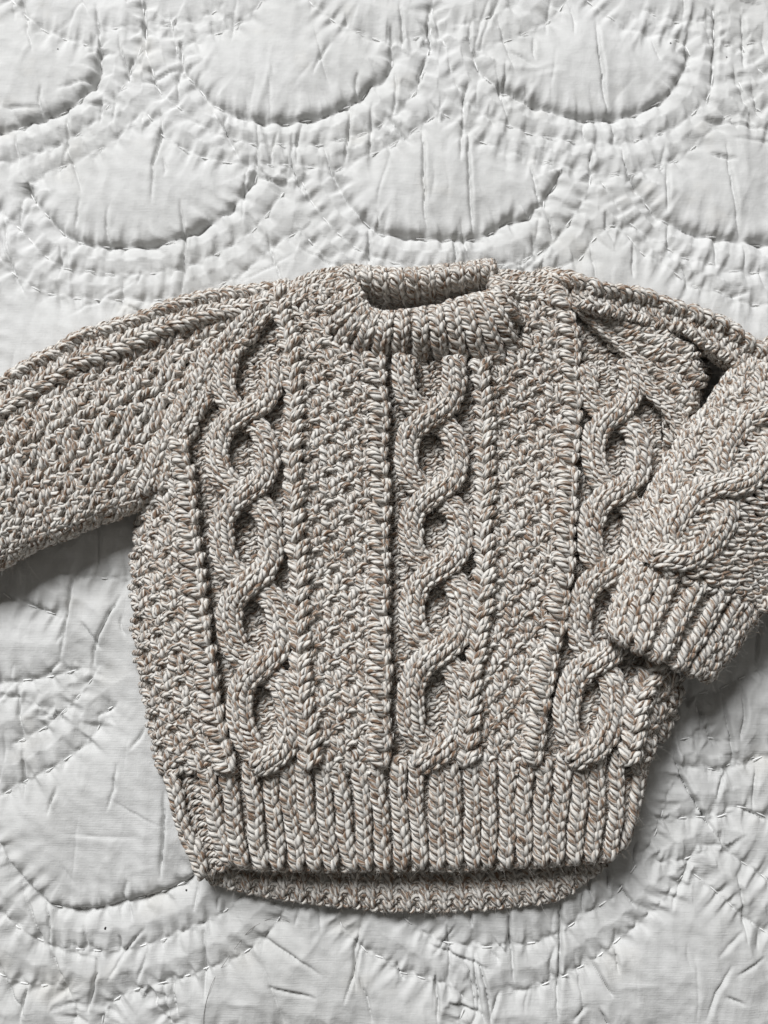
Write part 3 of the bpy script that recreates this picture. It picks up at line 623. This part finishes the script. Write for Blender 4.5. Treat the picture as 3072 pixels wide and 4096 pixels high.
# listed foot to top: phase falls by one at each crossing
cable([(1082,3060,4.12),(1079,3010,3.9),(1043,2669,3),(1000,2338,2),(981,1981,1),(965,1670,0),(1010,1450,-.62)], bodyF, front, 99, flip=-1)
cable([(1738,3055,4.15),(1738,2995,3.95),(1746,2612,3),(1752,2283,2),(1732,1981,1),(1716,1670,0),(1716,1445,-.66)], bodyF, front, 101, flip=-1)
cable([(2325,3040,4.1),(2330,2990,3.95),(2385,2640,3),(2425,2290,2),(2470,1969,1),(2452,1665,0),(2425,1470,-.62)], bodyF, front, 92, flip=-1)
sheet('shade_backing', lambda a, b: body(a, b), 110, 110, jumper, lambda a, b: inside(BODY, a, b) | ((b > 3000) & (b < 3480) & (a > LE(b) + 10) & (a < RE(b) - 10)), 0.0072, 520, 2820, 1060, 3490)  # added sheet, coloured dark so the gaps between stitches read as shade

# ---- waistband
rib_top = [689,828,911,1007,1087,1147,1206,1286,1352,1438,1505,1591,1661,1745,1806,1889,1954,2034,2099,2171,2254,2323,2388,2468,2562]
rib_bot = [815,921,974,1047,1120,1193,1259,1326,1399,1465,1538,1611,1680,1752,1817,1889,1954,2023,2088,2160,2218,2294,2367,2435,2484]
tot = [3110,3085,3075,3070,3068,3066,3064,3062] + [3060]*8 + [3055,3052,3050,3046,3042,3038,3034,3030,3035]
bot_y = np.interp(rib_bot, [815,870,930,1000,1300,1611,1900,2200,2435,2490], [3500,3480,3452,3468,3474,3472,3466,3452,3432,3380])
nr_ = len(rib_top)
kx = np.r_[-0.6, np.arange(nr_), nr_ - 0.4]
tx = np.r_[rib_top[0] - 28, rib_top, rib_top[-1] + 26]; bx = np.r_[rib_bot[0] - 34, rib_bot, rib_bot[-1] + 16]
ty = np.r_[tot[0], tot, tot[-1]]; by = np.r_[bot_y[0] + 10, bot_y, bot_y[-1] - 40]
def hem_px(k, v):          # k rib number, v 0 at the bottom edge, 1 at the top
    X = np.interp(k, kx, bx) * (1 - v) + np.interp(k, kx, tx) * v
    Y = np.interp(k, kx, by) * (1 - v) + np.interp(k, kx, ty) * v
    X = X + 14 * np.sin(PI * v) * np.interp(k, [0, 6, 20, 24], [-1, 0, 0, 1])
    el = np.clip((k + 0.7) / 2.2, 0, 1); er = np.clip((nr_ - 0.3 - k) / 1.8, 0, 1)
    Z = (18.5 - 2.5 * (1 - v) + 2.5 * v) * np.sqrt(1 - (1 - el) ** 2 + .02) * np.sqrt(1 - (1 - er) ** 2 + .02) + 1.0
    return X, Y, Z
hemF = lambda k, v: at(*hem_px(k, v))
HR = 13
def Sh(U, V):
    X, Y, Z = hem_px(U / 2 - 0.25, V / HR); return at(X, Y, Z - 3.6)
knit('w', Sh, 50, HR, -1, R=0.0017, d=0.0010, A=0.75)
waist = build('w', 'waistband', jumper)
for k in range(nr_):
    v = np.linspace(0.03, 1.02, 60)
    wl = np.interp(k, [0, 2, 22, 24], [.0074, .0064, .0060, .0052])
    chain('k', surf_path(hemF, np.full(60, float(k)) + 0.05 * np.sin(v * 9 + k), v, 0.0008), 1, W=wl * (1 + rng.normal(0, .03)), row=0.0050, R=0.00215, bulge=0.5, d=0.0019, a=1.5, A=0.98, jit=0.05)
    build('k', 'rib', waist)
sheet('shade_backing', hemF, 60, 14, jumper, None, 0.0062, -0.3, nr_ - 0.7, 0.06, 1)

# ---- back of the waistband, seen from inside under the front edge
bb = poly([(830,3500),(889,3530),(1111,3578),(1389,3613),(1667,3630),(1944,3621),(2222,3584),(2352,3500),(2420,3440)])
def back_px(u, v):
    p = bb(u); X = p[..., 0] * (1 - .06 * v) + 1640 * .06 * v; Y = p[..., 1] - 190 * v
    return X, Y, 3.0 + 2.2 * np.sin(PI * np.clip(v * 2.2, 0, 1)) * 0.6 + 0.6 * np.sin(u * 40)
def Sb(U, V):
    return at(*back_px(np.clip(U / 46, 0, 1), V / 5.6))
cc = np.arange(46); knit('b', Sb, 46, 6, np.where(cc % 2 == 0, 1, -1)[None, :], R=0.0019, d=0.0022, A=0.84, a=1.2)
build('b', 'back_waistband', jumper)
sheet('shade_backing', lambda a, b: at(*back_px(a, b)), 60, 8, jumper, None, 0.002, 0.01, .99, 0.08, 1)

# ---- collar
fb, fr = poly(BASE), poly(RIM)
bidx = np.linspace(0, 1, len(BASE))
def col_px(k, v):         # k 0..1 round the neck, v 0 at the base, 1 at the rim, >1 over the rim and down inside
    bp_ = np.stack([np.interp(k, bidx, np.array(BASE)[:, i]) for i in (0, 1)], -1)
    rp_ = np.stack([np.interp(k, bidx, np.array(RIM)[:, i]) for i in (0, 1)], -1)
    vv = np.minimum(v, 1.0); ex = np.clip(v - 1, 0, 1)[..., None]
    mid = np.array([1690., 1180.])
    inn = mid - rp_; inn /= np.linalg.norm(inn, axis=-1, keepdims=True)
    p = bp_ + (rp_ - bp_) * vv[..., None] + inn * ex * 60
    ends = np.minimum(smooth(k / 0.16), smooth((1 - k) / 0.16))
    zb = 12 + 13.5 * ends; zr = 20 + 14 * ends
    Z = zb + (zr - zb) * np.sin(vv * PI / 2) + 3.0 * np.sin(vv * PI) - 24 * ex[..., 0] ** 1.0
    return p[..., 0], p[..., 1], Z
colF = lambda a, b: at(*col_px(a, b))
NC = 17
def Sc(U, V):
    X, Y, Z = col_px(U / (2 * NC), V / 5.5 - 0.05); return at(X, Y, Z - 2.0)
knit('c0', Sc, 2 * NC, 7, -1, R=0.0017, d=0.0010, A=0.75)
collar = build('c0', 'collar', jumper)
for k in range(NC):
    v = np.linspace(-0.06, 1.22, 50); a = np.full(50, (k + .5) / NC)
    chain('k', surf_path(colF, a, v, 0.0010, e=.01), 1, W=.0074, row=.0052, R=.00215, bulge=.5, d=.0020, a=1.5, A=.98)
    build('k', 'rib', collar)
sheet('shade_backing', colF, 60, 14, jumper, None, 0.0042, 0.005, .995, -0.05, 1.4)
# back of the neck, its inner face towards us
BR = poly([(1370,1098),(1440,1100),(1520,1108),(1600,1112),(1690,1106),(1770,1098),(1860,1090),(1930,1076),(1985,1082)])
BI = poly([(1425,1180),(1460,1228),(1530,1250),(1610,1250),(1690,1246),(1760,1236),(1830,1214),(1900,1186),(1965,1165)])
def bk_px(k, v):          # v 0 deep inside, 1 at the rim, 2 down the outside
    a = BI(k); b = BR(k); vv = np.minimum(v, 1)[..., None]; ex = np.clip(v - 1, 0, 1)
    p = a + (b - a) * vv
    Z = 6 + 21 * np.sin(np.minimum(v, 1) * PI / 2) ** 1.1 - 20 * ex ** 1.3
    return p[..., 0], p[..., 1] - 34 * np.sin(ex * PI / 2), Z
bkF = lambda a, b: at(*bk_px(a, b))
def Sk(U, V): return bkF(np.clip(U / 20, 0, 1), V / 5.0)
cc = np.arange(20)
knit('bk', Sk, 20, 8, np.where(np.arange(8)[:, None] < 2, np.where((cc[None, :] + np.arange(8)[:, None]) % 2, 1, -1), -1), R=0.0017, d=0.0012, A=0.76)
bcol = build('bk', 'back_collar', jumper)
for k in range(10):
    v = np.linspace(0.30, 1.5, 40)
    chain('k', surf_path(bkF, np.full(40, (k + .5) / 10), v, 0.0010, e=.01), 1, W=.0074, row=.0052, R=.00215, bulge=.5, d=.0020, a=1.5, A=.98)
    build('k', 'rib', bcol)
sheet('shade_backing', bkF, 30, 16, jumper, None, 0.0035, 0.01, .99, 0, 1.9)
# inside of the back panel seen down the neck, its shade put into the colour
sheet('shade_backing', lambda a, b: at(a, b, 4.0 + 0 * a), 8, 6, jumper, None, 0, 1380, 2010, 1130, 1300)

# ---- left sleeve
ST = poly([(1150,1128),(1060,1163),(895,1179),(796,1199),(676,1232),(564,1278),(424,1318),(331,1345),(265,1391),(133,1457),(0,1550),(-130,1640),(-300,1760)])
SB = poly([(585,2015),(540,2030),(464,2061),(365,2094),(265,2140),(166,2173),(66,2226),(0,2260),(-130,2320),(-300,2410)])
def tubeprof(q, lo=-28, hi=208):
    ph = np.radians(lo + (hi - lo) * q); c, s = np.cos(ph), np.sin(ph)
    return 0.5 - 0.5 * np.sign(c) * np.abs(c) ** 0.85, 0.5 + 0.5 * np.sign(s) * np.abs(s) ** 0.7
def sl_px(q, s):
    p, h = tubeprof(q); T = ST(s); B = SB(s)
    X = T[..., 0] * (1 - p) + B[..., 0] * p; Y = T[..., 1] * (1 - p) + B[..., 1] * p
    sag = 1.6 * np.sin(q * 9 + s * 5) + 1.0 * np.sin(s * 17 + q * 4) - 3.2 * np.exp(-((q - .36) / .06) ** 2) * smooth(s * 6) * smooth((1.1 - s) * 2)
    Z = 23.5 * h * (1 - .10 * s) + sag * np.clip(h - .5, 0, 1) * 2 + 1
    return X, Y, Z
slF = lambda a, b: at(*sl_px(a, b))
NQ, NS = 22, 42
def Ssl(U, V): return slF(U / NQ, 1 - V / NS)
rr, cq = np.meshgrid(np.arange(NS), np.arange(NQ), indexing='ij')
sg = np.where((cq % 2 == 0) & ((rr + cq) % 4 < 3) | ((cq % 2 == 1) & ((rr + cq) % 4 == 3)), 1, -1); sg[:, :6] = -1
knit('s', Ssl, NQ, NS, sg, None, R=0.0021, d=0.0034, A=0.94, a=1.4, jit=0.08)
sleeve = build('s', 'sleeve', jumper)
for qa, qb, dr, hf in ((.265, .36, 1, .0052), (.18, .20, 1, .0042)):
    s = np.linspace(1.0, 0.03, 160); q = qa + (qb - qa) * s
    rope('r', surf_path(slF, q, s, 0.0014), dr, half=hf, high=0.0036); build('r', 'twisted_rib', sleeve)
sheet('shade_backing', slF, 30, 40, jumper, None, 0.0042, 0.03, .97, 0.0, 1)
# raglan seams
rg = poly(RAGL); t = np.linspace(0.01, 1, 120); p = rg(t)
for dx, lf in ((-6, .0026), (34, .0012)):
    chain('g', body_path(p[:, 0] + dx, np.maximum(p[:, 1] + dx * .45, body_top(p[:, 0]) + 12), lf), 1, W=0.0072, row=0.0052, R=0.0021, bulge=.4, a=1.5, A=.98)
build('g', 'raglan_seam', jumper)
for pts in ([(1120,1168),(1165,1148),(1215,1124),(1275,1102),(1345,1090)], [(2010,1098),(2060,1104),(2120,1110),(2190,1114),(2250,1122)]):
    q_ = poly(pts)(np.linspace(0, 1, 60))
    for dy, lf in ((2, .0006), (34, .0012), (64, .0012)):
        chain('g', body_path(q_[:, 0], q_[:, 1] + dy, lf), 1, W=.0066, row=.0052, R=.0020, bulge=.4, a=1.45, A=.98)
    build('g', 'shoulder_seam', jumper)

# ---- right sleeve: rolled shoulder edge, upper arm, then the forearm folded back over the body
RT = poly([(2150,1086),(2225,1092),(2310,1106),(2380,1142),(2452,1153),(2581,1168),(2646,1203),(2775,1244),(2904,1284),(2970,1340),(3066,1407),(3180,1480),(3330,1600)])
RB = poly([(2200,1180),(2270,1215),(2330,1250),(2420,1274),(2517,1300),(2614,1326),(2743,1348),(2807,1398),(2872,1450),(2950,1500),(3050,1560),(3140,1630),(3260,1720)])
def rt_px(q, s):
    p, h = tubeprof(q, -25, 215); T, B = RT(s), RB(s)
    X = T[..., 0] * (1 - p) + B[..., 0] * p; Y = T[..., 1] * (1 - p) + B[..., 1] * p
    return X, Y, (14 + 20 * smooth(s * 6)) * h + 1.5 * np.sin(s * 14)
rtF = lambda a, b: at(*rt_px(a, b))
def Srt(U, V): return rtF(1 - U / 8, V / 36)
knit('t', Srt, 8, 36, -1, R=0.002, d=.0014)
sheet('shade_backing', rtF, 14, 40, jumper, None, .004, 0.02, .98, 0, 1)
SEAM = poly(RAGR)
FOLD = poly([(2420,1262),(2560,1300),(2700,1335),(2770,1380),(2815,1450),(2812,1550),(2780,1630),(2740,1700),(2712,1765)])
FOLDL = poly([(2271,1207),(2362,1291),(2452,1375),(2536,1452),(2594,1581),(2665,1659),(2705,1750)])
def ua_px(a, b):          # a 0 at the seam .. 1 at the fold, b 0 at the shoulder .. 1 at the underarm
    s0 = FOLDL(b); s1 = FOLD(0.12 + 0.88 * b)
    X = s0[..., 0] + (s1[..., 0] - s0[..., 0]) * a; Y = s0[..., 1] + (s1[..., 1] - s0[..., 1]) * a
    Z = 24 + 7 * smooth(a * 1.6) * np.sin(PI * np.clip(b * .9 + .1, 0, 1)) - 14 * np.clip(a - .86, 0, 1) ** 2 / .0196 * .9
    return X, Y, Z
uaF = lambda a, b: at(*ua_px(a, b))
NU, NV = 8, 12
def Sua(U, V): return uaF(1 - V / NU, 1 - U / NV)
rr, cq = np.meshgrid(np.arange(NU), np.arange(NV), indexing='ij')
knit('t', Sua, NV, NU, np.where((cq + rr // 2) % 2 == 0, 1, -1), R=.0021, d=.0027, A=.9, a=1.2, jit=.07)
# forearm
EL = poly([(3120,1330),(2985,1440),(2904,1517),(2840,1620),(2743,1724),(2678,1840),(2620,1937),(2581,2034),(2565,2130),(2545,2245)])
ER = poly([(3640,1750),(3560,1870),(3480,1980),(3400,2080),(3320,2170),(3250,2240),(3180,2305),(3110,2370),(3040,2428)])
def fa_px(q, s):          # s 0 at the elbow .. 1 at the cuff
    p, h = tubeprof(q, -22, 202); T, B = EL(s), ER(s)
    X = T[..., 0] * (1 - p) + B[..., 0] * p; Y = T[..., 1] * (1 - p) + B[..., 1] * p
    base = 16 + 4 * s - 7 * smooth((p - .35) * 1.6)
    return X, Y, base + 24 * h * (1 - .12 * s) + 1.5 * np.sin(q * 8 + s * 6) * np.clip(h - .5, 0, 1)
faF = lambda a, b: at(*fa_px(a, b))
NF, NFS = 17, 28
def Sfa(U, V): return faF(U / NF, 1 - V / NFS)
rr, cq = np.meshgrid(np.arange(NFS), np.arange(NF), indexing='ij')
sg = np.where((cq >= 5) & (cq <= 12), -1, np.where((cq + rr // 2) % 2 == 0, 1, -1))
knit('t', Sfa, NF, NFS, sg, None, R=.0021, d=.0023, A=.88, a=1.2, jit=.07)
arm = build('t', 'sleeve', jumper)
sheet('shade_backing', uaF, 16, 16, jumper, None, .004, 0, 1, 0, 1)
sheet('shade_backing', faF, 24, 24, jumper, None, .0042, 0.03, .97, 0, 1)
for qq, dr, hf in ((.72, 1, .0062), (.36, 1, .0038)):
    s = np.linspace(0.0, 0.98, 120); rope('r', surf_path(rtF, np.full(120, qq), s, .0014), dr, half=hf, high=.0048); build('r', 'twisted_rib', arm)
for qq, dr in ((.84, 1),):
    s = np.linspace(1.0, 0.10, 120); rope('r', surf_path(faF, np.full(120, qq), s, .0010), dr, half=.0042); build('r', 'twisted_rib', arm)
_q, _s = np.meshgrid(np.linspace(.08, .92, 130), np.linspace(0, 1, 130)); _x, _y, _z = (v.ravel() for v in fa_px(_q, _s))
def fa_z(X, Y):
    sh = np.shape(X); X = np.ravel(X); Y = np.ravel(Y); o = np.empty(len(X))
    for i in range(len(X)):
        d2 = (_x - X[i]) ** 2 + (_y - Y[i]) ** 2; k = np.argpartition(d2, 10)[:10]; w = 1 / (d2[k] + 30); o[i] = (w * _z[k]).sum() / w.sum()
    return o.reshape(sh)
cable([(2655,2262,2.12), (2685,2225,1.96), (2800,2085,1.48), (2890,1950,1.0), (2985,1800,.5), (3070,1660,0), (3150,1530,-.5)],
      lambda a, b: at(a, b, fa_z(a, b)), arm, 84, lift=.0022, flip=-1)
gp = SEAM(np.linspace(0.02, 1, 100))
chain('g', body_path(gp[:, 0], gp[:, 1], .0036), 1, W=.0052, row=.0056, R=.0017, bulge=.4); build('g', 'raglan_seam', jumper)

# ---- cuff
CT = [(2545,2245),(3040,2428)]; 
CBL = poly([(2545,2245),(2498,2346),(2457,2452),(2436,2530)]); CBR = poly([(3040,2428),(2979,2510),(2932,2590),(2879,2648),(2832,2708)])
CUF = poly([(2440,2525),(2510,2586),(2598,2624),(2686,2650),(2745,2690),(2805,2714),(2832,2704)])
def cu_px(q, v):          # v 0 at the edge .. 1 at the forearm
    p, h = tubeprof(q, -20, 200); L0 = CBL(1 - v); R0 = CBR(1 - v)
    X = L0[..., 0] * (1 - p) + R0[..., 0] * p; Y = L0[..., 1] * (1 - p) + R0[..., 1] * p
    Y = Y + (1 - v) * 14 * np.sin(PI * p)
    base = 20 - 7 * smooth((p - .35) * 1.6)
    return X, Y, base + 19 * h
cuF = lambda a, b: at(*cu_px(a, b))
def Scu(U, V):
    X, Y, Z = cu_px(U / 22, V / 9.5); return at(X, Y, Z - 2.0)
knit('u', Scu, 22, 10, -1, R=.0017, d=.001, A=.75)
cuff = build('u', 'cuff', jumper)
for k in range(11):
    v = np.linspace(0.02, 1.06, 50)
    chain('k', surf_path(cuF, np.full(50, (k + .5) / 11), v, .001), 1, W=.0074, row=.0052, R=.00215, bulge=.5, d=.0020, a=1.5, A=.98)
    build('k', 'rib', cuff)
sheet('shade_backing', cuF, 24, 10, jumper, None, .0042, .03, .97, 0.05, 1)

# ---- stray wool fibres standing off the yarn
pts = np.vstack(FUZZ); NFZ = 200000
base = pts[rng.integers(0, len(pts), NFZ)]
dirs = rng.normal(0, 1, (NFZ, 3)); dirs[:, 2] = np.abs(dirs[:, 2]) * .7; dirs /= np.linalg.norm(dirs, axis=1)[:, None]
bend = rng.normal(0, 1, (NFZ, 3)); Ls = rng.gamma(3.0, 0.00075, NFZ); Ls[:9000] *= 2.3
K = 5; tt = np.linspace(0, 1, K)[None, :, None]
P = base[:, None, :] + dirs[:, None, :] * tt * Ls[:, None, None] + bend[:, None, :] * (tt ** 2) * (Ls * .35)[:, None, None]
P[..., 2] = np.maximum(P[..., 2], 0.0004)
hc = bpy.data.hair_curves.new('fuzz'); hc.add_curves([K] * NFZ)
hc.attributes['position'].data.foreach_set('vector', P.reshape(-1).astype(np.float32))
ra = hc.attributes.get('radius') or hc.attributes.new('radius', 'FLOAT', 'POINT')
ra.data.foreach_set('value', np.tile(np.linspace(0.000030, 0.000012, K), NFZ).astype(np.float32))
hc.materials.append(M_FUZZ)
fz = bpy.data.objects.new('fuzz', hc); COL.objects.link(fz); fz.parent = jumper; fz['kind'] = 'stuff'

# ================================================================== quilting stitches, each a short length of thread
SIL = ([(LE(y), y) for y in range(3500, 1990, -60)] + [(365,2094),(166,2173),(0,2260),(-300,2400),(-300,1760),(0,1550),(265,1391),(564,1278),(895,1179),(1140,1128),(1331,1055),(1600,1080),(1950,1060),(2213,1080),(2310,1100),(2452,1150),(2646,1203),(2904,1284),(3066,1407),(3400,1700),(3400,2300),(3072,2428),(2932,2586),(2827,2703),(2703,2690)]
       + [(RE(y), y) for y in range(2720, 3450, 60)] + [(2352,3500),(2222,3584),(1667,3630),(1111,3578),(889,3530),(830,3505)])
def stitch_mesh():
    n = 7; t = np.linspace(0, 1, n); vs = []; fs = []; S = 6
    for i in range(n):
        x = (t[i] - .5); z = 0.30 * math.sin(PI * t[i]) - 0.12; r = 0.075 * (0.6 + 0.4 * math.sin(PI * t[i]))
        for k in range(S):
            a = 2 * PI * k / S; vs.append((x, r * math.cos(a), z * .15 + r * math.sin(a)))
    for i in range(n - 1):
        for k in range(S): fs.append((i * S + k, i * S + (k + 1) % S, (i + 1) * S + (k + 1) % S, (i + 1) * S + k))
    me = bpy.data.meshes.new('stitch'); me.from_pydata(vs, [], fs)
    for f in me.polygons: f.use_smooth = True
    me.materials.append(M_THREAD); return me
smesh = stitch_mesh(); cand = []
for q, w, f in DENSE:
    pass
for p, L in SPOTS:
        if rng.random() < .72 and -10 < p[0, 0] < 3082 and -10 < p[0, 1] < 4106 and not inside(SIL, p[:1, 0], p[:1, 1])[0]: cand.append((p, L))
rng.shuffle(cand) if False else None
cand = sorted(cand, key=lambda c: -c[0][0, 1])[:300]
for p, L in cand:
    X, Y = p[0]; d = p[1] - p[0]; d = d / (np.linalg.norm(d) + 1e-9) * L / 2
    e0, e1 = at(X - d[0], Y - d[1], 0), at(X + d[0], Y + d[1], 0); c = (e0 + e1) / 2; v = e1 - e0
    o = bpy.data.objects.new('stitch', smesh); COL.objects.link(o); o.parent = quilt
    z = max(quilt_z(X + i * d[0] * .5 - jj * d[1] * 5 / L, Y + i * d[1] * .5 + jj * d[0] * 5 / L) for i in (-1, 0, 1) for jj in (-1, 0, 1))
    o.location = (c[0], c[1], z * 1e-3 - 0.0001); o.rotation_euler = (0, 0, math.atan2(v[1], v[0])); ln = float(np.linalg.norm(v)); o.scale = (ln, 0.0052, 0.0052)

# ================================================================== one fallen hair and specks of lint
hp = poly([(812,4110),(820,4030),(850,3930),(900,3850),(950,3780),(1000,3720),(1050,3688),(1090,3672),(1140,3680),(1160,3690)])
q = hp(np.linspace(0, 1, 70)); zz = np.array([quilt_z(x, y) for x, y in q]); zz = np.convolve(np.pad(zz, 6, 'edge'), np.ones(13) / 13, 'valid') + .5
P = at(q[:, 0], q[:, 1], zz); tube('h', P, np.tile([0, 0, 1.0], (70, 1)), np.full(70, 0.0001))
h = build('h', 'fallen_hair', None, M_HAIR); h['label'] = 'single fine dark hair curving over the quilt below the hem'; h['category'] = 'hair'; FUZZ.pop()
def speck(X, Y, r, label):
    bm = []; me = bpy.data.meshes.new('lint_speck'); n = 7; vs = [(0, 0, r)]; fs = []
    g = np.random.default_rng(int(X))
    for i in range(n):
        a = 2 * PI * i / n; k = g.uniform(.6, 1.3); vs.append((r * k * math.cos(a), 1.3 * r * k * math.sin(a), -.3 * r))
    for i in range(n): fs.append((0, 1 + i, 1 + (i + 1) % n))
    fs.append(tuple(range(n, 0, -1))); me.from_pydata(vs, [], fs); me.materials.append(M_SPECK)
    o = bpy.data.objects.new('lint_speck', me); COL.objects.link(o); p = at(X, Y, 0); o.location = (p[0], p[1], quilt_z(X, Y) * 1e-3 + .0003)
    o['label'] = label; o['category'] = 'lint'; o['group'] = 'specks of dark lint on the quilt'
speck(418, 3715, .0006, 'tiny dark lint speck below the big scallop left of the hem')
speck(1594, 3628, .0005, 'tiny dark lint speck just under the back hem')
speck(740, 3566, .0005, 'tiny dark lint speck beside the lower left hem corner')
speck(2684, 170, .0005, 'tiny dark lint speck in a large scallop above the right shoulder')
speck(2912, 218, .0005, 'tiny dark lint speck in the puckered border by the deep crease')
speck(228, 190, .0005, 'tiny dark lint speck in the scallop far above the sleeve')
